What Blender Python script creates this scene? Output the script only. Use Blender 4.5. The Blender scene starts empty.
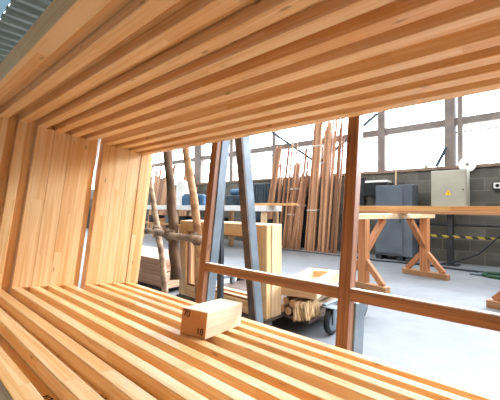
import bpy, bmesh, math, random
from mathutils import Vector, Matrix
random.seed(11)
S = bpy.context.scene
COL = S.collection
PI = math.pi

# ------------------------------------------------------------------ materials
def lin(c):
    return tuple(((v / 12.92) if v <= .04045 else ((v + .055) / 1.055) ** 2.4) for v in c)
def rgb(r, g, b):
    return lin((r / 255, g / 255, b / 255)) + (1,)
def nt(name):
    m = bpy.data.materials.new(name); m.use_nodes = True
    n = m.node_tree; n.nodes.clear()
    out = n.nodes.new('ShaderNodeOutputMaterial'); bs = n.nodes.new('ShaderNodeBsdfPrincipled')
    n.links.new(bs.outputs[0], out.inputs[0])
    return m, n, bs
def noise_mat(name, c1, c2, scale=6, rough=.6, metal=0, stretch=(1, 1, 1), bump=0, detail=4, spec=.4):
    m, n, bs = nt(name)
    tc = n.nodes.new('ShaderNodeTexCoord'); mp = n.nodes.new('ShaderNodeMapping'); mp.inputs['Scale'].default_value = stretch
    n.links.new(tc.outputs['Object'], mp.inputs[0])
    oi = n.nodes.new('ShaderNodeObjectInfo')
    ad = n.nodes.new('ShaderNodeVectorMath'); ad.operation = 'ADD'
    mu = n.nodes.new('ShaderNodeVectorMath'); mu.operation = 'SCALE'; mu.inputs['Scale'].default_value = 17
    n.links.new(oi.outputs['Random'], mu.inputs[0]); n.links.new(mp.outputs[0], ad.inputs[0]); n.links.new(mu.outputs[0], ad.inputs[1])
    no = n.nodes.new('ShaderNodeTexNoise'); no.inputs['Scale'].default_value = scale; no.inputs['Detail'].default_value = detail
    n.links.new(ad.outputs[0], no.inputs['Vector'])
    r = n.nodes.new('ShaderNodeValToRGB'); r.color_ramp.elements[0].color = c1; r.color_ramp.elements[1].color = c2
    r.color_ramp.elements[0].position = .3; r.color_ramp.elements[1].position = .7
    n.links.new(no.outputs['Fac'], r.inputs[0]); n.links.new(r.outputs[0], bs.inputs['Base Color'])
    bs.inputs['Roughness'].default_value = rough; bs.inputs['Metallic'].default_value = metal
    bs.inputs['Specular IOR Level'].default_value = spec
    if bump:
        b = n.nodes.new('ShaderNodeBump'); b.inputs['Strength'].default_value = bump; b.inputs['Distance'].default_value = .01
        n.links.new(no.outputs['Fac'], b.inputs['Height']); n.links.new(b.outputs[0], bs.inputs['Normal'])
    return m
def wood_mat(name, light, dark, axis, rough=.42, lam=(.03, .45), var=.35, jit=.12, spec=.45):
    """laminated timber: the grain runs along `axis`; lamellas with finger joints differ a little in colour; knots are rare dark spots"""
    m, n, bs = nt(name); N = n.nodes; Lk = n.links.new
    tc = N.new('ShaderNodeTexCoord'); oi = N.new('ShaderNodeObjectInfo')
    sep = N.new('ShaderNodeSeparateXYZ'); Lk(tc.outputs['Object'], sep.inputs[0])
    ax = 'XYZ'.index(axis); others = [i for i in range(3) if i != ax]
    def math_(op, a, b=None, c=None):
        k = N.new('ShaderNodeMath'); k.operation = op
        for i, v in enumerate((a, b, c)):
            if v is None: continue
            if isinstance(v, (int, float)): k.inputs[i].default_value = v
            else: Lk(v, k.inputs[i])
        return k.outputs[0]
    rnd = oi.outputs['Random']
    a_ = sep.outputs[ax]; b_ = sep.outputs[others[0]]; c_ = sep.outputs[others[1]]
    fb = math_('FLOOR', math_('DIVIDE', math_('ADD', b_, math_('MULTIPLY', rnd, 1.3)), lam[0]))
    fc = math_('FLOOR', math_('DIVIDE', math_('ADD', c_, math_('MULTIPLY', rnd, 2.1)), lam[0]))
    row = N.new('ShaderNodeCombineXYZ'); Lk(fb, row.inputs[0]); Lk(fc, row.inputs[1]); Lk(rnd, row.inputs[2])
    w1 = N.new('ShaderNodeTexWhiteNoise'); w1.noise_dimensions = '3D'; Lk(row.outputs[0], w1.inputs['Vector'])
    fa = math_('FLOOR', math_('ADD', math_('DIVIDE', a_, lam[1]), math_('MULTIPLY', w1.outputs['Value'], 7)))
    cell = N.new('ShaderNodeCombineXYZ'); Lk(math_('ADD', fb, math_('MULTIPLY', fc, 13)), cell.inputs[0]); Lk(fa, cell.inputs[1]); Lk(rnd, cell.inputs[2])
    w2 = N.new('ShaderNodeTexWhiteNoise'); w2.noise_dimensions = '3D'; Lk(cell.outputs[0], w2.inputs['Vector'])
    # grain
    gv = N.new('ShaderNodeCombineXYZ')
    Lk(math_('MULTIPLY', a_, 1.3), gv.inputs[ax])
    Lk(math_('MULTIPLY_ADD', b_, 60, math_('MULTIPLY', w2.outputs['Value'], 31)), gv.inputs[others[0]])
    Lk(math_('MULTIPLY_ADD', c_, 60, math_('MULTIPLY', w2.outputs['Value'], 57)), gv.inputs[others[1]])
    no = N.new('ShaderNodeTexNoise'); no.inputs['Scale'].default_value = 1.6; no.inputs['Detail'].default_value = 5; no.inputs['Distortion'].default_value = .9
    Lk(gv.outputs[0], no.inputs['Vector'])
    ramp = N.new('ShaderNodeValToRGB'); e = ramp.color_ramp.elements
    e[0].position = .32; e[0].color = dark; e[1].position = .66; e[1].color = light
    f = math_('ADD', no.outputs['Fac'], math_('MULTIPLY', math_('SUBTRACT', w2.outputs['Value'], .5), var))
    f = math_('ADD', f, math_('MULTIPLY', math_('SUBTRACT', rnd, .5), jit))
    Lk(f, ramp.inputs[0])
    # knots
    kv = N.new('ShaderNodeCombineXYZ')
    Lk(math_('MULTIPLY', a_, 6), kv.inputs[ax]); Lk(math_('MULTIPLY_ADD', b_, 22, math_('MULTIPLY', rnd, 40)), kv.inputs[others[0]]); Lk(math_('MULTIPLY_ADD', c_, 22, math_('MULTIPLY', rnd, 23)), kv.inputs[others[1]])
    vo = N.new('ShaderNodeTexVoronoi'); vo.inputs['Scale'].default_value = .9; Lk(kv.outputs[0], vo.inputs['Vector'])
    kr = N.new('ShaderNodeValToRGB'); k = kr.color_ramp.elements; k[0].position = .04; k[0].color = (.75, .75, .75, 1); k[1].position = .11; k[1].color = (0, 0, 0, 1)
    Lk(vo.outputs['Distance'], kr.inputs[0])
    mx = N.new('ShaderNodeMix'); mx.data_type = 'RGBA'; Lk(kr.outputs[0], mx.inputs[0]); Lk(ramp.outputs[0], mx.inputs[6])
    mx.inputs[7].default_value = tuple(v * .45 for v in dark[:3]) + (1,)
    Lk(mx.outputs[2], bs.inputs['Base Color'])
    bs.inputs['Roughness'].default_value = rough; bs.inputs['Specular IOR Level'].default_value = spec
    return m
def plain(name, c, rough=.5, metal=0, spec=.4):
    m, n, bs = nt(name); bs.inputs['Base Color'].default_value = c
    bs.inputs['Roughness'].default_value = rough; bs.inputs['Metallic'].default_value = metal; bs.inputs['Specular IOR Level'].default_value = spec
    return m
def glass_mat(name, tint):
    m = bpy.data.materials.new(name); m.use_nodes = True; n = m.node_tree; n.nodes.clear()
    out = n.nodes.new('ShaderNodeOutputMaterial'); mix = n.nodes.new('ShaderNodeMixShader')
    tr = n.nodes.new('ShaderNodeBsdfTransparent'); tr.inputs[0].default_value = tint
    gl = n.nodes.new('ShaderNodeBsdfGlossy'); gl.inputs['Roughness'].default_value = .05
    mix.inputs[0].default_value = .06
    n.links.new(tr.outputs[0], mix.inputs[1]); n.links.new(gl.outputs[0], mix.inputs[2]); n.links.new(mix.outputs[0], out.inputs[0])
    return m
HL, HD = rgb(242, 205, 151), rgb(226, 170, 103)
M = {}
for a in 'XYZ':
    M['honey' + a] = wood_mat('honey_larch_' + a, HL, HD, a, lam=(.034, .6), var=.22, spec=.5, rough=.36)
    M['pale' + a] = wood_mat('pale_pine_' + a, rgb(238, 208, 168), rgb(222, 180, 130), a, lam=(.05, .8), var=.25)
    M['amber' + a] = wood_mat('amber_pine_' + a, rgb(222, 170, 108), rgb(190, 130, 72), a, lam=(.05, .8), var=.25)
    M['brown' + a] = wood_mat('brown_stained_' + a, rgb(164, 112, 70), rgb(118, 76, 46), a, lam=(.09, 3), var=.15, rough=.5)
    M['pink' + a] = wood_mat('raw_pink_plank_' + a, rgb(226, 184, 152), rgb(196, 146, 114), a, lam=(.3, 5), var=.2, rough=.7)
    M['strip' + a] = wood_mat('timber_strip_' + a, rgb(188, 138, 98), rgb(138, 94, 64), a, lam=(.2, 6), var=.2, jit=.7, rough=.65)
M['block'] = wood_mat('block_wood', rgb(244, 218, 186), rgb(236, 200, 160), 'Y', lam=(.043, 3), var=.2)
M['shaded_blockend'] = noise_mat('shaded_block_end', rgb(196, 128, 72), rgb(214, 150, 92), 30, .6)  # end grain, with the shade on this face mixed into its colour
M['ink'] = plain('black_ink', rgb(36, 28, 24), .7)
M['steel'] = noise_mat('painted_grey_steel', rgb(98, 108, 114), rgb(126, 136, 142), 9, .5, .3)
M['rust'] = noise_mat('rusty_brown_steel', rgb(84, 70, 60), rgb(112, 92, 78), 14, .6, .2)
M['dark'] = noise_mat('dark_steel', rgb(44, 46, 48), rgb(66, 68, 70), 8, .5, .4)
M['blue'] = noise_mat('blue_paint', rgb(58, 92, 122), rgb(80, 116, 146), 5, .45)
M['darkblue'] = noise_mat('dark_blue_steel', rgb(50, 60, 66), rgb(72, 84, 92), 5, .5, .2)
M['beige'] = noise_mat('beige_enamel', rgb(160, 154, 136), rgb(176, 170, 152), 3, .4)
M['grey'] = noise_mat('blue_grey_enamel', rgb(82, 90, 97), rgb(98, 106, 113), 3, .4)
M['white'] = noise_mat('white_board', rgb(226, 222, 212), rgb(240, 236, 228), 4, .6)
M['paper'] = plain('white_paper', rgb(236, 232, 224), .8)
M['black'] = plain('black_plastic', rgb(26, 28, 30), .5)
M['rubber'] = plain('black_rubber', rgb(34, 34, 34), .8)
M['yellow'] = plain('yellow_paint', rgb(236, 190, 30), .5)
M['green'] = plain('green_hose_rubber', rgb(34, 70, 44), .4)
M['bark'] = noise_mat('birch_bark', rgb(92, 66, 48), rgb(216, 182, 148), 9, .85, 0, (.7, .7, 1.6), .5, 6)
M['darkbark'] = noise_mat('dark_bark', rgb(70, 52, 40), rgb(136, 104, 76), 10, .9, 0, (1, 1, .35), .6, 6)
M['peeled'] = noise_mat('peeled_log', rgb(140, 92, 54), rgb(224, 176, 124), 8, .7, 0, (.7, .7, 1.5), .3, 5)
M['logend'] = noise_mat('log_end', rgb(190, 148, 104), rgb(222, 184, 140), 22, .8)
M['straw'] = noise_mat('straw_bark', rgb(166, 124, 78), rgb(224, 190, 142), 20, .85)
M['band'] = plain('pale_band', rgb(206, 190, 172), .8)
M['rope'] = noise_mat('rough_rope', rgb(92, 72, 56), rgb(160, 134, 108), 40, .95, bump=.6)
M['post'] = noise_mat('grey_brown_post', rgb(118, 106, 98), rgb(142, 130, 120), 5, .8)
M['sill'] = noise_mat('brown_sill', rgb(128, 104, 88), rgb(156, 130, 110), 5, .8)
M['glass'] = glass_mat('window_glass', (.97, .98, 1, 1))
M['skylight'] = glass_mat('bluish_skylight', (.17, .215, .237, 1))
M['bottle'] = glass_mat('pale_glass', (.8, .85, .84, 1))
# concrete floor
def floor_mat():
    m, n, bs = nt('concrete_floor'); N = n.nodes; Lk = n.links.new
    tc = N.new('ShaderNodeTexCoord')
    a = N.new('ShaderNodeTexNoise'); a.inputs['Scale'].default_value = 1.1; a.inputs['Detail'].default_value = 6; a.inputs['Roughness'].default_value = .62
    b = N.new('ShaderNodeTexNoise'); b.inputs['Scale'].default_value = 7; b.inputs['Detail'].default_value = 5
    Lk(tc.outputs['Object'], a.inputs['Vector']); Lk(tc.outputs['Object'], b.inputs['Vector'])
    r = N.new('ShaderNodeValToRGB'); e = r.color_ramp.elements
    e[0].position = .3; e[0].color = rgb(116, 119, 121); e[1].position = .7; e[1].color = rgb(140, 143, 145)
    mx = N.new('ShaderNodeMath'); mx.operation = 'MULTIPLY_ADD'; mx.inputs[1].default_value = .4
    Lk(b.outputs['Fac'], mx.inputs[0]); sc = N.new('ShaderNodeMath'); sc.operation = 'MULTIPLY'; sc.inputs[1].default_value = .6
    Lk(a.outputs['Fac'], sc.inputs[0]); Lk(sc.outputs[0], mx.inputs[2]); Lk(mx.outputs[0], r.inputs[0]); Lk(r.outputs[0], bs.inputs['Base Color'])
    bs.inputs['Roughness'].default_value = .5
    return m
M['floor'] = floor_mat()
def block_wall_mat():
    m, n, bs = nt('dark_block_wall'); N = n.nodes; Lk = n.links.new
    tc = N.new('ShaderNodeTexCoord'); sp = N.new('ShaderNodeSeparateXYZ'); cb = N.new('ShaderNodeCombineXYZ')
    Lk(tc.outputs['Object'], sp.inputs[0])
    ad = N.new('ShaderNodeMath'); ad.operation = 'ADD'; Lk(sp.outputs[0], ad.inputs[0]); Lk(sp.outputs[1], ad.inputs[1])
    Lk(ad.outputs[0], cb.inputs[0]); Lk(sp.outputs[2], cb.inputs[1])
    br = N.new('ShaderNodeTexBrick'); br.inputs['Scale'].default_value = 1; br.inputs['Brick Width'].default_value = .4; br.inputs['Row Height'].default_value = .2
    br.inputs['Mortar Size'].default_value = .008; br.inputs['Color1'].default_value = rgb(84, 80, 70); br.inputs['Color2'].default_value = rgb(110, 104, 92); br.inputs['Mortar'].default_value = rgb(118, 111, 98)
    Lk(cb.outputs[0], br.inputs['Vector'])
    no = N.new('ShaderNodeTexNoise'); no.inputs['Scale'].default_value = 3; no.inputs['Detail'].default_value = 5; Lk(tc.outputs['Object'], no.inputs['Vector'])
    mx = N.new('ShaderNodeMix'); mx.data_type = 'RGBA'; mx.blend_type = 'MULTIPLY'; mx.inputs[0].default_value = .6
    r = N.new('ShaderNodeValToRGB'); r.color_ramp.elements[0].position = .35; r.color_ramp.elements[0].color = (.5, .5, .48, 1); r.color_ramp.elements[1].position = .65; r.color_ramp.elements[1].color = (1, 1, 1, 1)
    Lk(no.outputs['Fac'], r.inputs[0]); Lk(br.outputs['Color'], mx.inputs[6]); Lk(r.outputs[0], mx.inputs[7]); Lk(mx.outputs[2], bs.inputs['Base Color'])
    bs.inputs['Roughness'].default_value = .6
    return m
M['blocks'] = block_wall_mat()
M['corrug'] = noise_mat('grey_green_sheet', rgb(80, 84, 72), rgb(98, 102, 88), 2, .5, .2)
def hazard_mat():
    m, n, bs = nt('hazard_tape'); N = n.nodes; Lk = n.links.new
    tc = N.new('ShaderNodeTexCoord'); sp = N.new('ShaderNodeSeparateXYZ'); Lk(tc.outputs['Object'], sp.inputs[0])
    a = N.new('ShaderNodeMath'); a.operation = 'ADD'; Lk(sp.outputs[0], a.inputs[0]); Lk(sp.outputs[2], a.inputs[1])
    b = N.new('ShaderNodeMath'); b.operation = 'MULTIPLY'; b.inputs[1].default_value = 6.2; Lk(a.outputs[0], b.inputs[0])
    c = N.new('ShaderNodeMath'); c.operation = 'FRACT'; Lk(b.outputs[0], c.inputs[0])
    d = N.new('ShaderNodeMath'); d.operation = 'GREATER_THAN'; d.inputs[1].default_value = .5; Lk(c.outputs[0], d.inputs[0])
    mx = N.new('ShaderNodeMix'); mx.data_type = 'RGBA'; Lk(d.outputs[0], mx.inputs[0]); mx.inputs[6].default_value = rgb(30, 30, 28); mx.inputs[7].default_value = rgb(168, 144, 52)
    Lk(mx.outputs[2], bs.inputs['Base Color']); bs.inputs['Roughness'].default_value = .5
    return m
M['hazard'] = hazard_mat()

# ------------------------------------------------------------------ mesh helpers
def obj(name, bm, mat, parent=None, loc=(0, 0, 0), rot=(0, 0, 0), smooth=False):
    me = bpy.data.meshes.new(name)
    bmesh.ops.recalc_face_normals(bm, faces=bm.faces[:])
    bm.to_mesh(me); bm.free()
    mats = mat if isinstance(mat, (list, tuple)) else [mat]
    for m in mats: me.materials.append(M[m] if isinstance(m, str) else m)
    if smooth:
        for p in me.polygons: p.use_smooth = True
    o = bpy.data.objects.new(name, me); COL.objects.link(o)
    o.location = loc; o.rotation_euler = rot
    if parent: o.parent = parent
    return o
def tag(o, label, cat, group=None):
    o['label'] = label; o['category'] = cat
    if group: o['group'] = group
    return o
def thing(name, label, cat, loc=(0, 0, 0), rot=(0, 0, 0), group=None):
    o = bpy.data.objects.new(name, None); COL.objects.link(o)
    o.empty_display_size = .05; o.location = loc; o.rotation_euler = rot
    return tag(o, label, cat, group)
def struct(name, bm, mat, loc=(0, 0, 0)):
    o = obj(name, bm, mat, None, loc); o['kind'] = 'structure'; return o
def BM(): return bmesh.new()
def box(bm, x0, x1, y0, y1, z0, z1, bev=0, mi=0):
    b = bmesh.new()
    v = [b.verts.new(p) for p in ((x0, y0, z0), (x1, y0, z0), (x1, y1, z0), (x0, y1, z0), (x0, y0, z1), (x1, y0, z1), (x1, y1, z1), (x0, y1, z1))]
    for f in ((3, 2, 1, 0), (4, 5, 6, 7), (0, 1, 5, 4), (1, 2, 6, 5), (2, 3, 7, 6), (3, 0, 4, 7)): b.faces.new([v[i] for i in f])
    if bev: bmesh.ops.bevel(b, geom=b.edges[:], offset=bev, segments=1, affect='EDGES')
    for f in b.faces: f.material_index = mi
    merge(bm, b); return bm
def merge(bm, b, mat=None):
    if mat is not None: bmesh.ops.transform(b, matrix=mat, verts=b.verts[:])
    me = bpy.data.meshes.new('tmp'); b.to_mesh(me); b.free(); bm.from_mesh(me); bpy.data.meshes.remove(me)
def bar(bm, p, q, w, t, up=(0, 0, 1), bev=0, taper=1):
    """a straight bar from p to q: width w across, thickness t along `up`"""
    p, q = Vector(p), Vector(q); d = q - p; L = d.length; d.normalize()
    u = Vector(up); s = d.cross(u)
    if s.length < 1e-4: s = d.cross(Vector((0, 1, 0)))
    s.normalize(); u = s.cross(d).normalized()
    b = bmesh.new(); box(b, -w / 2, w / 2, -t / 2, t / 2, 0, L, bev)
    m = Matrix((s, u, d)).transposed().to_4x4(); m.translation = p
    merge(bm, b, m); return bm
def tube(bm, pts, r, seg=10, cap=True, wob=0):
    pts = [Vector(p) for p in pts]; n = len(pts); rs = r if isinstance(r, (list, tuple)) else [r] * n
    rings = []; prev = None
    for i, p in enumerate(pts):
        d = (pts[min(i + 1, n - 1)] - pts[max(i - 1, 0)]).normalized()
        if prev is None:
            a = d.orthogonal().normalized()
        else:
            a = (prev - d * prev.dot(d)).normalized()
        prev = a; b = d.cross(a)
        rings.append([bm.verts.new(p + (a * math.cos(2 * PI * k / seg) + b * math.sin(2 * PI * k / seg)) * rs[i] * (1 + random.uniform(-wob, wob))) for k in range(seg)])
    for i in range(n - 1):
        for k in range(seg): bm.faces.new((rings[i][k], rings[i][(k + 1) % seg], rings[i + 1][(k + 1) % seg], rings[i + 1][k]))
    if cap:
        bm.faces.new(rings[0][::-1]); bm.faces.new(rings[-1])
    return bm
def lathe(bm, prof, axis='Z', c=(0, 0, 0), seg=24):
    rows = []
    for r, h in prof:
        ring = []
        for k in range(seg):
            a = 2 * PI * k / seg; x, y = r * math.cos(a), r * math.sin(a)
            p = {'Z': (x, y, h), 'Y': (x, h, y), 'X': (h, x, y)}[axis]
            ring.append(bm.verts.new((p[0] + c[0], p[1] + c[1], p[2] + c[2])))
        rows.append(ring)
    for i in range(len(rows) - 1):
        for k in range(seg): bm.faces.new((rows[i][k], rows[i][(k + 1) % seg], rows[i + 1][(k + 1) % seg], rows[i + 1][k]))
    bm.faces.new(rows[0][::-1]); bm.faces.new(rows[-1]); return bm
def ordinal(k):
    if k > 11: return ['thirteenth', 'fourteenth', 'fifteenth', 'sixteenth', 'seventeenth', 'eighteenth', 'nineteenth'][k - 12]
    return ['first', 'second', 'third', 'fourth', 'fifth', 'sixth', 'seventh', 'eighth', 'ninth', 'tenth', 'eleventh', 'twelfth'][k]
def copy_tree(root):
    r = root.copy(); COL.objects.link(r)
    for ch in root.children:
        c = ch.copy(); COL.objects.link(c); c.parent = r
        for g in ch.children:
            d = g.copy(); COL.objects.link(d); d.parent = c
    return r
def strokes(bm, segs, w, h=.0006, z=0):
    """flat ink strokes in the local XY plane, given as polylines"""
    for pl in segs:
        for (a, b) in zip(pl, pl[1:]):
            bar(bm, (a[0], a[1], z), (b[0], b[1], z), w, h, (0, 0, 1))
    return bm

# ------------------------------------------------------------------ the hall
struct('floor', box(BM(), -13, 9, -7, 7, -.1, 0), 'floor')
YW = 6.3
struct('wall_back', box(BM(), -12.2, 9, YW, YW + .2, 0, 1.58), 'blocks')
struct('trim_1', box(BM(), -12.2, 9, YW - .03, YW + .22, 1.58, 1.63), 'sill')
struct('trim_2', box(BM(), -12.2, 9, YW + .06, YW + .16, 2.335, 2.455), 'post')
struct('trim_3', box(BM(), -12.2, 9, YW, YW + .2, 4.0, 4.6), 'post')
ti = 4
posts = [(-11.0, .12), (-9.45, .3), (-7.85, .12), (-6.23, .33), (-4.75, .12), (-3.24, .1), (-1.9, .1), (-.565, .14), (2.1, .14), (3.6, .3), (6.2, .14)]
for x, w in posts:
    struct('trim_%d' % ti, box(BM(), x - w / 2, x + w / 2, YW + .04, YW + .2, 1.63, 4.0), 'post'); ti += 1
struct('trim_%d' % ti, box(BM(), .535, .685, YW + .0, YW + .2, 1.63, 4.0), 'post'); ti += 1
struct('trim_%d' % ti, box(BM(), .725, .80, YW + .03, YW + .2, 1.63, 4.0), 'post'); ti += 1
xs = sorted([p[0] for p in posts] + [.66]); xs = [-12.2] + xs + [9]
for i in range(len(xs) - 1):
    struct('window_%d' % (i + 1), box(BM(), xs[i] + .02, xs[i + 1] - .02, YW + .17, YW + .176, 1.63, 4.0), 'glass')
# end wall at the far left, with its own window band
struct('wall_left', box(BM(), -12.4, -12.2, -7, 6.5, 0, 1.6), 'blocks')
struct('wall_left.001', box(BM(), -12.4, -12.2, -7, 3.0, 1.6, 4.0), 'blocks')
struct('trim_%d' % ti, box(BM(), -12.4, -12.2, -7, 6.5, 4.0, 4.6), 'post'); ti += 1
for k in range(2):
    y = 4.0 + k * 1.8
    struct('trim_%d' % ti, box(BM(), -12.4, -12.22, y, y + .25, 1.6, 4.0), 'post'); ti += 1
struct('window_%d' % (len(xs)), box(BM(), -12.31, -12.304, 3.0, 6.4, 1.6, 4.0), 'glass')
struct('wall_front', box(BM(), -12.4, 9, -7.2, -7, 0, 4.0), 'blocks')
struct('trim_90', box(BM(), -12.4, 9, -7.2, -7, 4.0, 4.6), 'post')
struct('wall_right', box(BM(), 9, 9.2, -7.2, 6.5, 0, 4.6), 'blocks')
# corrugated roof, with one bluish skylight strip; the other skylights are added for light
def corrugated(x0, x1, y0, y1, z):
    bm = BM(); n = int((x1 - x0) / .09); pr = None
    for i in range(n + 1):
        x = x0 + (x1 - x0) * i / n; dz = .028 * (1 if (i // 2) % 2 else -1)
        row = [bm.verts.new((x, y, z + dz + t)) for t in (0, .012) for y in (y0, y1)]
        if pr:
            bm.faces.new((pr[0], pr[1], row[1], row[0])); bm.faces.new((pr[2], pr[3], row[3], row[2]))
        pr = row
    return bm
for k, (a, b) in enumerate([(-7, -5.2), (-4.8, .55), (1.3, 1.35), (2.2, 2.3), (3.0, 3.6), (4.4, 6.5)]):
    o = struct('ceiling' if k == 0 else 'ceiling.%03d' % k, corrugated(-12.4, 9, a, b, 4.6), 'corrug')
SKY = [(.55, 1.3), (2.3, 3.0), (3.6, 4.4)]  # bluish strip first; the other two are unseen, added to brighten the hall
for k, (a, b) in enumerate(SKY):
    struct('window_%d' % (len(xs) + 1 + k), box(BM(), -12.4, -4.6 if k == 0 else 9, a, b, 4.6, 4.608), 'skylight' if k == 0 else 'glass')
struct('ceiling.010', corrugated(-4.6, 9, .55, 1.3, 4.6), 'corrug')
struct('ceiling.020', corrugated(-12.4, -4.3, 1.35, 2.2, 4.6), 'corrug')
struct('window_93', box(BM(), -4.3, 9, 1.35, 2.2, 4.6, 4.608), 'glass')  # unseen opening added to brighten the cart and plank pile
struct('window_92', box(BM(), -12.4, 9, -5.2, -4.8, 4.6, 4.608), 'glass')  # unseen opening behind the camera, added as fill for the nearest frame
# steel braces between the window posts
BY = YW - .06
for (p, q, lab) in [((-3.2, BY, 2.76), (-1.95, BY, 1.9), 'thin dark steel brace sloping down right from the post left of the tall timber bundles'),
                    ((-.6, BY, 2.74), (-2.1, BY, 1.72), 'thin dark steel brace rising right from behind the tallest bundles'),
                    ((.43, BY - .02, 1.63), (.58, BY, 1.95), 'short dark rod leaning on the double window post above the beige cabinet')]:
    tag(obj('steel_brace', bar(BM(), p, q, .05, .045), 'darkblue'), lab, 'brace')
struct('trim_91', box(BM(), -12.2, 9, YW + .178, YW + .19, 2.215, 2.24), 'post')

# ------------------------------------------------------------------ the stack of timber frames
TH = .115; Z0 = .5158; HI = .801; LF = 2.75
W, PD, RB, OB, TK = .0398, .0794, .033, .055, .082
def frame_profile():
    c = .0018
    return [(0, c), (c, 0), (W - c, 0), (W, c), (W, RB), (PD, RB), (PD, OB), (W + .004, OB), (W + .004, TK), (0, TK)]
def flat_profile():
    c = .0012
    return [(0, c), (c, 0), (PD - c, 0), (PD, c), (PD, .054), (0, .054)]
def mitre_bar(kind, flat=False):
    """one member of the frame with mitred ends; local axes X along the sill, Y through the stack, Z up the frame"""
    bm = BM(); rows = []
    for n, v in (flat_profile() if flat else frame_profile()):
        if kind == 'sill': a, b = (-v, n, -v), (LF + v, n, -v)
        elif kind == 'head': a, b = (-v, n, HI + v), (LF + v, n, HI + v)
        elif kind == 'l': a, b = (-v, n, -v), (-v, n, HI + v)
        else: a, b = (LF + v, n, -v), (LF + v, n, HI + v)
        rows.append((bm.verts.new(a), bm.verts.new(b)))
    for i in range(len(rows)):
        j = (i + 1) % len(rows); bm.faces.new((rows[i][0], rows[j][0], rows[j][1], rows[i][1]))
    bm.faces.new([r[0] for r in rows]); bm.faces.new([r[1] for r in rows][::-1])
    return bm
eN = Vector((0, math.cos(TH), -math.sin(TH))); eU = Vector((0, math.sin(TH), math.cos(TH)))
def sp(X, N, U): return Vector((X, 0, Z0)) + eN * N + eU * U
STACK_LABELS = ['honey timber window frame at the open near side of the leaning stack']
fr0 = None; frames = []; FLAT = {}
for k in range(11):
    n = k * .08 - (.012 if k == 0 else 0) + (.0034 if k >= 3 else 0) + (.0206 if k >= 7 else 0)
    lab = ('honey timber window frame nearest the camera, front of the leaning stack' if k == 0 else
           'honey timber window frame farthest back in the leaning stack, against the rack post' if k == 10 else
           'honey timber window frame, %s from the front of the stack' % ordinal(k))
    if k == 6: lab += ', just before the light gap'
    if k == 7: lab += ', just behind the light gap'
    if fr0 is None:
        r = thing('window_frame', lab, 'window frame', sp(0, n, 0), (-TH, 0, 0), 'window frames stacked on the rack')
        obj('sill_rail', mitre_bar('sill'), 'honeyX', r); obj('head_rail', mitre_bar('head'), 'honeyX', r)
        obj('jamb', mitre_bar('l'), 'honeyZ', r); obj('jamb', mitre_bar('r'), 'honeyZ', r)
        fr0 = r
    else:
        r = copy_tree(fr0); r.location = sp({6: -.003, 10: .004, 2: .002}.get(k, 0), n, 0); r['label'] = lab
        if k in (3, 4, 5, 7, 8, 9, 10):      # these frames have plain flat jambs
            js = sorted([c for c in r.children if c.name.startswith('jamb')], key=lambda c: c.name)
            for c, kd in zip(js, 'lr'):
                if kd + 'flat' not in FLAT:
                    o = obj('jamb', mitre_bar(kd, True), 'honeyZ'); FLAT[kd + 'flat'] = o.data; bpy.data.objects.remove(o)
                c.data = FLAT[kd + 'flat']
    frames.append(r)
    if k == 0: Y0 = r
Y0.scale = (1, 1.14, 1)
# inked stamps on the rebates of the three nearest sills
def ink(parent, x, y, marks, w=.0022, s=1.0, rz=0):
    bm = strokes(BM(), [[(a * s, b * s) for a, b in pl] for pl in marks], w)
    sill = [c for c in parent.children if c.name.startswith('sill_rail')][0]
    o = obj('ink_stamp', bm, 'ink', sill, (x, y, -RB + .0006), (0, 0, rz))
    o['label'] = 'small black stamped mark'
    return o
two = [[(0, .006), (.004, .010), (.006, .006), (0, 0), (.007, 0)], [(.012, 0), (.012, .011)], [(.017, .011), (.024, .011), (.020, 0)]]
ink(frames[0], 1.122, .060, two, .0028)
ink(frames[1], 1.185, .064, two, .0028)
longm = []
for i in range(14):
    if i in (3, 7, 8): continue
    x = i * .0125
    longm += [[(x, .001), (x + .003, .009), (x + .006, .002)]] if i % 3 else [[(x, .0), (x + .006, .004)], [(x, .009), (x + .007, .008)]]
ink(frames[2], 1.095, .068, longm, .0026)

# the block standing on the sills
bl = thing('wood_block', 'pale square wooden sample block stamped 70 and 18, resting across the frame sills', 'wood block', sp(1.0936, .5264, .0007), (-TH, 0, 0))
bd = Vector((1.0267 - 1.0936, .7649 - .5264)); bl_rot = math.atan2(-bd.x, bd.y)
BWd, BLn, BH = .101, .244, .0845
bm = BM(); box(bm, -BWd, 0, 0, BLn, 0, BH, .0012)
body = obj('block_body', bm, 'block', bl, (0, 0, 0), (0, 0, bl_rot))
end = obj('shaded_end_grain', box(BM(), -BWd + .0008, -.0008, -.0008, .002, .0008, BH - .0008), 'shaded_blockend', body)
def glyphs(ch):
    return {'7': [[(0, 1), (.55, 1), (.2, 0)]], '0': [[(0, .15), (0, .85), (.15, 1), (.4, 1), (.55, .85), (.55, .15), (.4, 0), (.15, 0), (0, .15)]],
            '1': [[(.1, .75), (.3, 1), (.3, 0)]], '8': [[(.05, .55), (.0, .75), (.1, .95), (.28, 1), (.46, .95), (.55, .75), (.48, .55), (.05, .5), (0, .25), (.1, .04), (.28, 0), (.46, .04), (.55, .25), (.48, .5)]]}[ch]
def stamp(text, x, z, h):
    bm = BM()
    for i, ch in enumerate(text):
        for pl in glyphs(ch):
            for a, b in zip(pl, pl[1:]):
                bar(bm, (x + (a[0] + i * .78) * h, -.0012, z + a[1] * h), (x + (b[0] + i * .78) * h, -.0012, z + b[1] * h), .0035, .0008, (0, 1, 0))
    o = obj('ink_number', bm, 'ink', end); o['label'] = 'black stamped number ' + text
stamp('70', -BWd + .008, .060, .018)
stamp('18', -.034, .012, .018)

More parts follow.
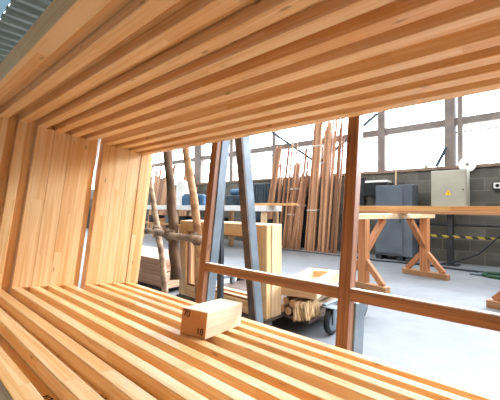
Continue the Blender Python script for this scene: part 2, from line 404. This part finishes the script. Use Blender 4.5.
# ------------------------------------------------------------------ the rack that carries the stack
rk = thing('storage_rack', 'grey steel leaning rack with brown wooden facing posts and rail behind the frame stack', 'rack', sp(0, 0, 0), (-TH, 0, 0))
N0 = .9055
for X, top in ((.572, 1.25), (1.352, .14), (2.25, 1.25)):
    obj('wood_facing', box(BM(), X, X + .045, N0, N0 + .03 + (.012 if top < 1 else 0), -.10 if top < 1 else -.30, 1.25, .002), 'brownZ', rk)
    obj('leaning_post', box(BM(), X - .004, X + .05, N0 + (.043 if top < 1 else .031), N0 + (.125 if top < 1 else .088), -.38, top, .003), 'steel', rk)
    obj('carrying_arm', box(BM(), X - .002, X + .047, -.06, N0 + .03 - (.031 if top < 1 else 0), -.142, -.0825, .003), 'steel', rk)
for a, b in ((.617, 1.352), (1.397, 2.25)):
    obj('wood_rail', box(BM(), a, b, N0, N0 + .035, .150, .189, .002), 'brownX', rk)
    obj('rail_top_highlight', box(BM(), a, b, N0 + .002, N0 + .033, .1895, .193), 'white', rk)  # lit top of the rail, put in as a white strip
obj('ground_beam', box(BM(), .55, 2.35, N0 + .03, N0 + .12, -.40, -.385 + .05, .003), 'steel', rk)
inv = Matrix.Rotation(TH, 4, 'X') @ Matrix.Translation(-Vector((0, 0, Z0)))
def wl(x, y, z): return inv @ Vector((x, y, z))
for X in (.597, 2.24):
    up = wl(0, 1, 0) - wl(0, 0, 0)
    obj('back_leg', bar(BM(), wl(X, 1.375, .01), wl(X, 1.165, 1.65), .05, .06, up, .002), 'steel', rk)
    f = obj('leg_flange', bar(BM(), wl(X, 1.338, .01), wl(X, 1.128, 1.65), .05, .012, up), 'rust', rk)
    obj('upright_strut', bar(BM(), wl(X, 1.05, .02), wl(X, 1.04, 1.3), .03, .022, wl(0, 1, 0) - wl(0, 0, 0)), 'dark', rk)
    obj('foot_beam', bar(BM(), wl(X, .0, .03), wl(X, 1.42, .03), .06, .06), 'dark', rk)

# ------------------------------------------------------------------ wooden trestles and the long board
def make_trestle(loc, rz, label):
    t = thing('sawhorse', label, 'sawhorse', loc, (0, 0, rz), 'sawhorses under the long board')
    Lb = 1.27; Hh = .83
    for s, y in ((1, 0), (-1, Lb)):
        obj('post', box(BM(), -.05, .05, y - .04, y + .04, .07, Hh - .06, .003), 'amberZ' if 0 else 'saw', t)
        obj('foot_beam', box(BM(), -.3, .3, y - .045, y + .045, 0, .07, .004), 'sawX', t)
        for k in (-1, 1):
            obj('foot_brace', bar(BM(), (k * .245, y, .075), (k * .03, y, .31), .06, .05, (0, 1, 0), .002), 'saw', t)
        obj('knee_brace', bar(BM(), (0, y + s * .02, .40), (0, y + s * .36, Hh - .07), .05, .075, (1, 0, 0), .002), 'saw', t)
    obj('top_beam', box(BM(), -.055, .055, -.16, Lb + .16, Hh - .06, Hh, .004), 'paleY', t)
    return t
M['saw'] = wood_mat('sawhorse_wood_Z', rgb(206, 140, 88), rgb(166, 102, 58), 'Z', lam=(.3, 5), var=.15, rough=.6)
M['sawX'] = wood_mat('sawhorse_wood_X', rgb(190, 140, 96), rgb(150, 104, 66), 'X', lam=(.3, 5), var=.15, rough=.6)
ang = math.atan2(-.30, 1.23)
tr = make_trestle((.345, 3.45, 0), ang, 'orange-brown wooden sawhorse with knee braces standing whole beside the wooden rack post')
t2 = copy_tree(tr); t2.location = (1.76, 3.5, 0); t2['label'] = 'brown wooden sawhorse under the right end of the long board, only its foot showing'
tag(obj('long_board', box(BM(), -.1, 2.7, 3.99, 4.21, .832, .865, .003), 'brownboard' if 0 else 'sawX'), 'long brown board lying underneath the other across the sawhorses', 'board', 'boards across the sawhorses')
tag(obj('long_board', box(BM(), -.08, 2.75, 4.0, 4.17, .866, .925, .003), 'amberX'), 'long honey brown board lying on top across the sawhorses', 'board', 'boards across the sawhorses')

# ------------------------------------------------------------------ machines along the back wall
c = thing('electrical_cabinet', 'beige electrical cabinet with yellow warning triangle on a dark post by the back wall', 'cabinet', (.69, 5.95, 0))
obj('cabinet_body', box(BM(), -.25, .25, -.12, .12, .84, 1.515, .006), 'beige', c)
d = obj('cabinet_door', box(BM(), -.235, .235, -.14, -.121, .855, 1.50, .004), 'beige', c)
obj('door_lock', lathe(BM(), [(.012, -.148), (.012, -.14)], 'Y', (.2, 0, 1.2), 12), 'dark', d)
bm = BM()
v = [bm.verts.new(p) for p in ((-.045, -.1405, 1.12), (.045, -.1405, 1.12), (0, -.1405, 1.2), (-.045, -.143, 1.12), (.045, -.143, 1.12), (0, -.143, 1.2))]
for f in ((0, 1, 2), (3, 5, 4), (0, 3, 4, 1), (1, 4, 5, 2), (2, 5, 3, 0)): bm.faces.new([v[i] for i in f])
ws = obj('warning_sign', bm, 'yellow', d)
obj('lightning_mark', strokes(BM(), [[(.004, .02), (-.006, .002), (.006, .004), (-.002, -.018)]], .005), 'ink', ws, (0, -.1435, 1.15), (PI / 2, 0, 0))
obj('stand_post', box(BM(), -.04, .04, -.04, .06, .02, .84, .004), 'dark', c)
obj('base_plate', box(BM(), -.12, .12, -.1, .12, 0, .02, .003), 'dark', c)
c = thing('machine_cabinet', 'blue-grey steel cabinet standing on the floor left of the beige cabinet', 'cabinet', (-.15, 5.9, 0))
obj('cabinet_body', box(BM(), -.31, .31, -.1, .25, .08, 1.31, .008), 'grey', c)
obj('cabinet_door', box(BM(), -.30, .16, -.118, -.101, .12, 1.29, .004), 'grey', c)
obj('door_handle', box(BM(), .11, .13, -.14, -.118, .65, .78, .003), 'dark', c)
for x in (-.26, .1, .25): obj('foot', box(BM(), x - .05, x + .05, -.09, .22, 0, .08, .004), 'dark', c)
c = thing('wall_box', 'black box topped with white papers, fixed to the back wall above the grey cabinet', 'box', (-.53, 6.12, 1.13))
obj('box_body', box(BM(), -.22, .22, -.17, .16, 0, .25, .006), 'black', c)
obj('paper_stack', box(BM(), -.2, .2, -.16, .12, .251, .29, .003), 'paper', c)
c = thing('saw_blade', 'round pale circular saw blade propped up on the wall beside the beige cabinet', 'saw blade', (.875, 6.25, 1.50), (0, 0, 0))
bm = BM(); n = 40; R0, R1 = .122, .133
rim0 = []; rim1 = []
for k in range(n * 2):
    r = R1 if k % 2 else R0; a = PI * k / n
    for rim, y in ((rim0, 0), (rim1, .004)): rim.append(bm.verts.new((r * math.cos(a), y, R1 + r * math.sin(a))))
bm.faces.new(rim0); bm.faces.new(rim1[::-1])
for k in range(n * 2): bm.faces.new((rim0[k], rim0[(k + 1) % (2 * n)], rim1[(k + 1) % (2 * n)], rim1[k]))
obj('toothed_disc', bm, 'paper', c); obj('arbor_collar', lathe(BM(), [(.022, -.004), (.022, 0)], 'Y', (0, 0, R1), 16), 'post', c)
c = thing('wall_socket', 'white double socket in a dark box on the block wall right of the beige cabinet', 'socket', (1.32, 6.29, 1.27))
obj('socket_box', box(BM(), -.11, .11, -.05, .0, -.06, .06, .006), 'dark', c)
fp = obj('face_plate', box(BM(), -.095, .095, -.058, -.05, -.045, .045, .004), 'paper', c)
for x in (-.045, .045): obj('socket_hole', lathe(BM(), [(.028, -.0605), (.028, -.058)], 'Y', (x, 0, 0), 16), 'black', fp)
tag(obj('socket_cable', tube(BM(), [(1.32, 6.27, 1.21), (1.325, 6.26, .9), (1.31, 6.25, .4), (1.33, 6.2, .012), (1.7, 6.1, .012)], .01, 8), 'black', smooth=True), 'thin black cable hanging straight down from the white wall socket', 'cable')
tag(obj('hazard_tape', box(BM(), .25, 3.2, 5.9, 5.904, .445, .48), 'hazard'), 'yellow and black striped tape stretched low before the back wall', 'tape')
tag(obj('low_pipe', tube(BM(), [(.2, 5.95, .645), (3.4, 5.95, .66)], .022, 10), 'dark', smooth=True), 'dark horizontal pipe running below the beige cabinet', 'pipe')
tag(obj('drooping_cable', tube(BM(), [(.1, 5.55, .012), (.5, 5.58, .015), (.8, 5.65, .10), (1.1, 5.7, .24), (1.33, 5.72, .50), (1.5, 5.8, .68), (1.8, 5.85, .72)], .013, 8), 'black', smooth=True), 'black cable curving up from the floor in front of the striped tape', 'cable')
tag(obj('floor_cable', tube(BM(), [(-1.6, 5.75, .012), (-.9, 5.6, .012), (-.3, 5.5, .012), (.3, 5.62, .012), (1.0, 5.5, .012), (2, 5.6, .012), (3.5, 5.6, .012)], .016, 8), 'black', smooth=True), 'long black cable lying along the floor by the grey cabinet', 'cable')
tag(obj('floor_pipe', tube(BM(), [(-3.2, 5.62, .02), (-1.0, 5.6, .02), (-.95, 5.6, .02)], .018, 8), 'post', smooth=True), 'thin grey rod lying on the floor before the timber bundles', 'rod')
hs = thing('garden_hose', 'green hose bent in a loop on the floor with a metal nozzle', 'hose', (0, 0, 0))
pts = []
for k in range(13):
    a = PI / 2 + PI * k / 12; pts.append((1.42 + .22 * math.cos(a), 5.32 + .17 * math.sin(a) + .0, .02))
pts = [(2.4, 5.62, .02), (1.9, 5.55, .02)] + pts + [(1.9, 5.08, .02), (2.4, 5.05, .02)]
obj('hose_tube', tube(BM(), pts, .026, 10), 'green', hs, smooth=True)
obj('hose_nozzle', tube(BM(), [(1.21, 5.27, .02), (1.14, 5.25, .018), (1.06, 5.235, .016)], [.026, .02, .012], 10), 'steel', hs, smooth=True)
tag(obj('glass_bottle', lathe(BM(), [(.03, 0), (.032, .1), (.012, .14), (.012, .18)], 'Z', (.24, 6.34, 1.63), 14), 'paper', smooth=True), 'small pale bottle standing on the window sill left of the beige cabinet', 'bottle')
tag(obj('thin_stick', bar(BM(), (-.265, 6.2, .0), (-.25, 6.255, 1.78), .02, .02), 'paleZ'), 'thin pale stick leaning on the wall beside the black box', 'stick')
tag(obj('finned_radiator', (lambda b: [box(b, -3.74 + k * .09, -3.665 + k * .09, 6.13, 6.27, .5, 1.5, .02) for k in range(9)] and b)(BM()), 'darkblue'), 'dark upright ribbed unit below the window left of the leaning timber', 'radiator')
tag(obj('black_board', box(BM(), -2.75, -2.15, 6.2, 6.28, 0, 1.25, .006), 'black'), 'black panel on the wall behind the short timber bundles', 'panel')
tag(obj('black_board', box(BM(), -1.22, -.85, 6.2, 6.28, 0, 1.5, .006), 'dark'), 'dark panel on the wall right of the tallest timber bundles', 'panel')

# ------------------------------------------------------------------ timber leaning on the back wall
def bundle(name, label, xb, xt, top, nx, ny, w, t, bands=(), yb=5.83, lean=.155, group='timber bundles leaning on the back wall'):
    r = thing(name, label, 'timber bundle', (xb, yb, 0), (0, 0, 0), group)
    Lx = xt - xb
    for i in range(nx):
        for j in range(ny):
            h = top * random.uniform(.9, 1.0); fx = h / top
            ox = (i - (nx - 1) / 2) * (w + .004); oy = j * (t + .003); j1 = random.uniform(-.008, .008)
            obj('strip', bar(BM(), (ox + j1, oy, .004), (ox * random.uniform(.8, 1.05) + Lx * fx, oy + lean * h * .93, h), w, t, (0, 1, 0), .002), 'stripZ', r)
    for z in bands:
        x = Lx * z / top; y = lean * z * .93; hw = nx * (w + .004) / 2 + .008
        obj('paper_band', box(BM(), x - hw, x + hw, y - t / 2 - .012, y + ny * (t + .003), z - .018, z + .018, .003), 'band', r)
    return r
bundle('timber_bundle', 'tallest broad timber bundle with two white bands, next to the centre of the window', -1.86, -1.90, 2.86, 7, 2, .028, .04, (.85, 2.25))
bundle('timber_bundle', 'tall timber bundle without bands right beside the broadest one', -1.56, -1.63, 2.80, 6, 2, .028, .04)
bundle('timber_bundle', 'short timber bundle with white bands ending below the window bar', -2.44, -2.36, 1.95, 5, 2, .03, .035, (1.32, .75))
bundle('timber_bundle', 'darkish short timber bundle leaning strongly, with one white band', -2.26, -2.12, 1.72, 6, 2, .027, .035, (.95,))
bundle('timber_bundle', 'narrow timber bundle leaning right at the left end of the row', -3.06, -2.92, 2.47, 5, 1, .032, .04)
loose = [(-2.66, -2.62, 2.1), (-2.58, -2.54, 2.28), (-2.72, -2.68, 1.75), (-2.50, -2.50, 2.52), (-2.62, -2.70, 1.9), (-1.37, -1.38, 2.75), (-1.24, -1.27, 2.62), (-1.31, -1.30, 2.85), (-1.45, -1.49, 2.7), (-2.03, -2.0, 1.9), (-2.30, -2.34, 2.35), (-2.78, -2.70, 1.6), (-2.08, -2.04, 2.2), (-1.19, -1.20, 2.3), (-1.40, -1.42, 2.5), (-1.34, -1.33, 2.55), (-2.84, -2.76, 2.0)]
for k, (xb, xt, z) in enumerate(loose):
    yb = 5.66 + (k % 4) * .036
    where = 'leaning left of the broad bundle' if xb < -1.8 else 'leaning right of the tallest bundles'
    tag(obj('loose_strip', bar(BM(), (xb, yb, .004), (xt, yb + .144 * z, z), random.choice((.024, .034, .045)), .03, (0, 1, 0), .002), 'stripZ'),
        'loose timber strip %s, %s from the left' % (where, ordinal(sorted([l[0] for l in loose]).index(xb))), 'timber strip', 'loose strips leaning on the back wall')
# far left planks
for k in range(9):
    xb = -8.35 + k * .125; z = random.uniform(1.85, 2.3)
    tag(obj('leaning_plank', bar(BM(), (xb, 5.9, .004), (xb + .01 + .004 * k, 5.9 + .155 * z, z), .11, .03, (0, 1, 0), .002), 'stripZ'),
        'upright brown plank far behind the log trestle, %s from the left' % ordinal(k), 'plank', 'planks upright at the far left of the back wall')
for k in range(6):
    xb = -6.8 + k * .15; z = [1.75, 2.05, 2.0, 1.8, 1.6, 1.5][k]
    tag(obj('leaning_plank', bar(BM(), (xb, 5.9, .004), (xb + .01 + .004 * k, 5.9 + .155 * z, z), .12, .03, (0, 1, 0), .002), 'stripZ'),
        'upright brown plank behind the blue machine, %s from the left' % ordinal(k), 'plank', 'planks upright behind the blue machine')
tag(obj('leaning_pole', tube(BM(), [(-8.9, 5.9, .01), (-8.72, 6.05, 1.5), (-8.4, 6.22, 2.6)], .03, 8), 'post', smooth=True), 'thin grey pole leaning on the far left window', 'pole')

# ------------------------------------------------------------------ long white bench at the left back
b = thing('workbench', 'long white-edged workbench along the back left, behind the log trestle', 'workbench', (-4.4, 4.8, 0))
obj('bench_top', box(BM(), -2.6, 2.2, 0, .52, .82, .935, .004), 'white', b)
obj('lower_shelf', box(BM(), -2.5, 2.1, .05, .47, .42, .46, .003), 'amberX', b)
for x in (-2.45, -.8, .8, 2.1):
    for y in (.03, .41): obj('leg', box(BM(), x - .05, x + .05, y, y + .08, 0, .82, .003), 'paleZ', b)
m = thing('blue_machine', 'blue steel machine on the white bench behind the right log pole', 'machine', (-4.55, 5.0, .936))
obj('machine_body', box(BM(), -.42, .42, -.15, .2, 0, .24, .012), 'blue', m)
obj('machine_panel', box(BM(), -.1, .3, -.165, -.15, .04, .2, .004), 'darkblue', m)
obj('machine_lid', box(BM(), -.38, .1, -.12, .18, .24, .28, .01), 'darkblue', m)
m = thing('small_machine', 'small dark blue machine on the white bench between the rack legs', 'machine', (-3.16, 5.0, .936))
obj('machine_body', box(BM(), -.22, .22, -.15, .2, 0, .22, .015), 'darkblue', m)
obj('motor', tube(BM(), [(-.16, 0, .29), (.12, 0, .29)], .07, 14), 'blue', m, smooth=False)
obj('hand_wheel', lathe(BM(), [(.06, -.19), (.065, -.18), (.06, -.165)], 'Y', (.1, 0, .1), 16), 'dark', m)
tag(obj('white_roll', lathe(BM(), [(.19, 0), (.20, .02), (.20, .60), (.18, .63)], 'Z', (-5.2, 5.09, .936), 20), 'white', smooth=False), 'greyish white upright roll on the bench behind the dark log pole', 'roll')
tag(obj('bench_board', box(BM(), -3.0, -1.66, 4.9, 5.1, .936, .985, .003), 'amberX'), 'brown board lying on the white bench, sticking out past its right end', 'board')
tag(obj('bench_board', box(BM(), -2.7, -2.25, 5.12, 5.29, .936, .972, .003), 'paleX'), 'short pale board lying flat on the right end of the white bench', 'board')
cl = [(-6.4, 'dark'), (-6.0, 'amberX'), (-5.6, 'steel'), (-5.1, 'dark'), (-4.6, 'amberX'), (-4.2, 'paleX'), (-3.8, 'dark'), (-3.3, 'amberX'), (-2.85, 'amberX'), (-2.5, 'dark')]
for k, (x, mt) in enumerate(cl):
    nm = {'dark': 'dark_crate', 'steel': 'grey_crate'}.get(mt, 'wood_offcut')
    bm = BM()
    if 'crate' in nm:
        h = .2; box(bm, x - .16, x + .16, 4.9, 5.2, .461, .475); box(bm, x - .16, x - .14, 4.9, 5.2, .475, .461 + h); box(bm, x + .14, x + .16, 4.9, 5.2, .475, .461 + h)
        box(bm, x - .14, x + .14, 4.9, 4.92, .475, .461 + h); box(bm, x - .14, x + .14, 5.18, 5.2, .475, .461 + h)
    else:
        for j in range(1): bar(bm, (x - .2, 5.0, .51), (x + .2, 5.06, .53), .16, .12, (0, 0, 1), .006)
    tag(obj(nm, bm, mt), '%s under the white bench, %s of the row from the left' % (nm.replace('_', ' '), ordinal(k)), 'crate' if 'crate' in nm else 'offcut', 'clutter on the lower bench shelf')

# ------------------------------------------------------------------ log trestle, plank pile
lt = thing('log_trestle', 'rustic trestle of rough logs lashed together behind the left end of the stack', 'log trestle', (-1.08, 1.78, 0))
def lg(pts, r0, r1, mat, nm='log_pole'):
    P = [Vector(p) - Vector((-1.08, 1.78, 0)) for p in pts]
    out = []; n = 14
    for i in range(n + 1):
        s = i / n * (len(P) - 1); k = min(int(s), len(P) - 2); f = s - k
        v = P[k].lerp(P[k + 1], f); v += Vector((random.uniform(-.006, .006), random.uniform(-.006, .006), 0)); out.append(v)
    rr = [(r0 + (r1 - r0) * i / n) * random.uniform(.9, 1.1) for i in range(n + 1)]
    return obj(nm, tube(BM(), out, rr, 12, True, .06), mat, lt, smooth=True)
LT = {'t1': [(-.835, 1.66, .0), (-.90, 1.66, .35), (-.982, 1.66, .655), (-1.10, 1.66, .99), (-1.188, 1.67, 1.27), (-1.25, 1.67, 1.75)],
      't2': [(-.44, 1.50, .27), (-.545, 1.53, .66), (-.62, 1.56, .955), (-.75, 1.60, 1.45), (-.84, 1.61, 1.85)],
      't3': [(-.10, 1.49, .0), (-.159, 1.51, .623), (-.256, 1.52, .977), (-.372, 1.53, 1.365), (-.46, 1.53, 1.75)]}
lg(LT['t1'], .030, .024, 'bark'); lg(LT['t2'], .048, .036, 'darkbark'); lg(LT['t3'], .036, .03, 'peeled')
lg([(-1.42, 1.69, .62), (-.98, 1.63, .645), (-.56, 1.475, .64), (-.06, 1.445, .64)], .032, .026, 'bark', 'cross_log')
for (x, y, z) in ((-.98, 1.645, .65), (-.55, 1.50, .645), (-.16, 1.49, .635)):
    bm = BM(); bmesh.ops.create_icosphere(bm, subdivisions=3, radius=.05)
    for v in bm.verts: v.co = Vector((v.co.x * 1.25, v.co.y * .9, v.co.z)) * (1 + .12 * math.sin(v.co.x * 170 + v.co.z * 60) + .1 * math.sin(v.co.z * 130 - v.co.y * 90))
    obj('rope_lashing', bm, 'rope', lt, (x + 1.08, y - 1.78, z), smooth=True)

PX, PY = -.98, 1.74
for k in range(2):
    tag(obj('bearer', box(BM(), PX - .2 - k * .8, PX - .1 - k * .8, PY - .02, PY + .5, 0, .055, .003), 'dark'), 'dark wooden bearer under the plank pile, %s end' % ('near' if k == 0 else 'far'), 'bearer', 'bearers under the plank pile')
z = .056
for k in range(9):
    th = .03
    dx, dy = random.uniform(-.03, .01), random.uniform(-.015, .015)
    w2 = .50
    lab = 'pinkish raw plank in the low pile behind the log trestle, %s layer up' % ordinal(k)
    tag(obj('raw_plank', box(BM(), PX - 1.6 + dx, PX + dx, PY + dy, PY + w2 + dy, z, z + th, .003), 'pinkX'), lab, 'plank', 'planks in the low pile')
    z += th + (.012 if k == 4 else .002)

# ------------------------------------------------------------------ drop-deck cart with frames, logs and bark
ct = thing('transport_cart', 'low steel transport cart with castors behind the rack, loaded with frames and firewood', 'cart', (0, 0, 0))
obj('side_bar', box(BM(), .70, .73, 1.93, 2.5, .18, .207, .003), 'steel', ct)
obj('side_bar', box(BM(), -.52, -.49, 1.80, 2.5, .18, .207, .003), 'steel', ct)
for y, x1 in ((1.62, .46), (2.2, .735)): obj('cross_beam', box(BM(), -.52, x1, y, y + .05, .06, .095, .003), 'steel', ct)
for x, yy in ((-.50, (2.225,)), (.715, (2.225,))):
    for y in yy: obj('bar_strut', box(BM(), x - .018, x + .018, y - .018, y + .018, .095, .18), 'steel', ct)
obj('deck_board', box(BM(), -.55, .47, 1.58, 1.78, .0955, .115, .003), 'rust', ct)
obj('deck_board', box(BM(), -.55, .69, 1.79, 2.5, .0955, .115, .003), 'rust', ct)
def castor(x, y):
    f = obj('castor_fork', BM(), 'steel', ct)
    bm = BM(); box(bm, x - .032, x - .024, y - .035, y + .035, .08, .19, .002); box(bm, x + .024, x + .032, y - .035, y + .035, .08, .19, .002); box(bm, x - .05, x + .05, y - .05, y + .05, .188, .196, .002)
    bm.to_mesh(f.data); bm.free()
    w = obj('castor_wheel', lathe(BM(), [(.078, -.018), (.091, -.014), (.095, 0), (.091, .014), (.078, .018)], 'X', (x, y, .0955), 28), 'rubber', f)
    obj('wheel_hub', lathe(BM(), [(.066, -.021), (.066, .021)], 'X', (x, y, .0955), 24), 'steel', w)
for x, y in ((.762, 1.96), (-.56, 1.96), (.762, 2.45), (-.56, 2.45)): castor(x, y)
def standing_frame(y, x0, x1, z0, z1, w, t, mats, label):
    r = thing('glazing_frame', label, 'window frame', ((x0 + x1) / 2, y, z0), (0, 0, 0), 'pale frames standing on the cart')
    hx = (x1 - x0) / 2; H = z1 - z0
    obj('jamb', box(BM(), -hx, -hx + w, 0, t, 0, H, .004), mats[1], r); obj('jamb', box(BM(), hx - w, hx, 0, t, 0, H, .004), mats[1], r)
    obj('head_rail', box(BM(), -hx + w, hx - w, 0.001, t - .001, H - w, H, .004), mats[0], r); obj('sill_rail', box(BM(), -hx + w, hx - w, .001, t - .001, 0, w, .004), mats[0], r)
    bm = BM(); q = .014
    for a in ((-hx + w, -hx + w + q, w, H - w), (hx - w - q, hx - w, w, H - w), (-hx + w + q, hx - w - q, w, w + q), (-hx + w + q, hx - w - q, H - w - q, H - w)):
        box(bm, a[0], a[1], t * .45, t * .8, a[2], a[3])
    obj('glazing_bead', bm, mats[2], r)
    return r
standing_frame(1.60, -.54, .462, .117, .765, .09, .05, ('honeyX', 'honeyZ', 'brownZ'), 'amber wooden frame standing upright on the cart, nearest the rack')
standing_frame(1.653, -.54, .466, .117, .768, .095, .115, ('paleX', 'paleZ', 'paleZ'), 'thick pale wooden frame standing upright on the cart behind the amber one')
# lying frame on top of the firewood
lf = thing('lying_frame', 'pale wooden frame lying flat on the firewood at the cart end', 'window frame', (.71, 1.845, .252), (0, 0, math.radians(14)))
for a in ((-.27, 0, 0, .08), (-.27, 0, .56, .64)): obj('rail', box(BM(), a[0], a[1], a[2], a[3], 0, .1, .004), 'paleX', lf)
for a in ((-.27, -.20), (-.07, 0)): obj('stile', box(BM(), a[0], a[1], .081, .559, .001, .098, .004), 'paleY', lf)
obj('inner_panel', box(BM(), -.199, -.071, .081, .559, .03, .045), 'paleY', lf)
# firewood
k = 0
for (x, zc, r, y0) in ((.44, .148, .030, 1.80), (.51, .146, .029, 1.79), (.575, .146, .029, 1.80), (.475, .207, .029, 1.81), (.54, .205, .028, 1.80), (.60, .206, .024, 1.82)):
    bm = BM(); n = 8
    pts = [(x + random.uniform(-.003, .003), y0 + .62 * i / n, zc + random.uniform(-.003, .003)) for i in range(n + 1)]
    o = obj('firewood_log', tube(bm, pts, [r * random.uniform(.95, 1.03) for _ in pts], 12, False, .03), 'bark', smooth=True)
    e = obj('cut_end', tube(BM(), [(pts[0][0], y0 - .003, pts[0][2]), (pts[0][0], y0 + .02, pts[0][2])], r * .93, 12), 'logend', o)
    tag(o, ['short log at the lower left of the firewood on the cart', 'short log at the lower middle of the firewood on the cart', 'short log at the lower right of the firewood on the cart', 'short log at the upper left of the firewood on the cart', 'short log at the upper middle of the firewood on the cart', 'thin log at the upper right edge of the firewood on the cart, beside the bark'][k], 'log', 'firewood on the cart'); k += 1
bm = BM()
for i in range(150):
    y = random.uniform(1.70, 1.92); x = .655 + random.uniform(-.012, .02) - .5 * max(0, 1.78 - y)
    z1 = random.uniform(.20, .249); z0_ = random.uniform(.117, .15)
    bar(bm, (x + random.uniform(-.01, .025), y + random.uniform(-.02, .02), z0_), (x, y, z1), random.uniform(.006, .016), .004, (1, 0, 0))
o = obj('bark_strips', bm, 'straw'); tag(o, 'shaggy straw-coloured bark strips bundled beside the firewood on the cart', 'bark'); o['kind'] = 'stuff'

# ------------------------------------------------------------------ camera
cam = bpy.data.cameras.new('camera'); co = bpy.data.objects.new('camera', cam); COL.objects.link(co)
R = [[0.7394383, 0.6731537, 0.0097516], [-0.0093090, 0.0247070, -0.9996514], [-0.6731600, 0.7390898, 0.0245357]]
right, down, fwd = (Vector(r) for r in R)
m = Matrix((right, -down, -fwd)).transposed().to_4x4(); m.translation = (1.9279, -.1849, .88)
co.matrix_world = m
cam.sensor_width = 36; cam.lens = 334.48 / 500 * 36; cam.clip_start = .02; cam.clip_end = 100
S.camera = co

# ------------------------------------------------------------------ light: bright overcast sky through the windows and the mostly added skylights
w = bpy.data.worlds.new('sky'); S.world = w; w.use_nodes = True
bg = w.node_tree.nodes['Background']; bg.inputs[0].default_value = (.95, .99, 1.03, 1); bg.inputs[1].default_value = 7.0
def portal(loc, rot, sx, sy):
    l = bpy.data.lights.new('daylight_portal', 'AREA'); l.shape = 'RECTANGLE'; l.size = sx; l.size_y = sy; l.cycles.is_portal = True
    o = bpy.data.objects.new('daylight_portal', l); COL.objects.link(o); o.location = loc; o.rotation_euler = rot
portal((-1.6, YW + .3, 2.82), (-PI / 2, 0, 0), 21, 2.4)
portal((-12.45, 4.7, 2.8), (0, -PI / 2, 0), 2.4, 3.4)
portal((-1.7, -5.0, 4.75), (0, 0, 0), 21.3, .4)
portal((2.35, 1.775, 4.75), (0, 0, 0), 13.3, .85)
portal((-8.5, .925, 4.75), (0, 0, 0), 7.8, .65)
for a, b in SKY[1:]: portal((-1.7, (a + b) / 2, 4.75), (0, 0, 0), 21.3, b - a)
sun = bpy.data.lights.new('sun', 'SUN'); so = bpy.data.objects.new('sun', sun); COL.objects.link(so)
sun.energy = 13; sun.angle = math.radians(40); sun.color = (.88, .97, 1.12)
so.rotation_euler = Vector((-.30, -.80, -.46)).to_track_quat('-Z', 'Y').to_euler()
S.view_settings.view_transform = 'Standard'; S.view_settings.look = 'None'; S.view_settings.gamma = 1; S.view_settings.exposure = .5
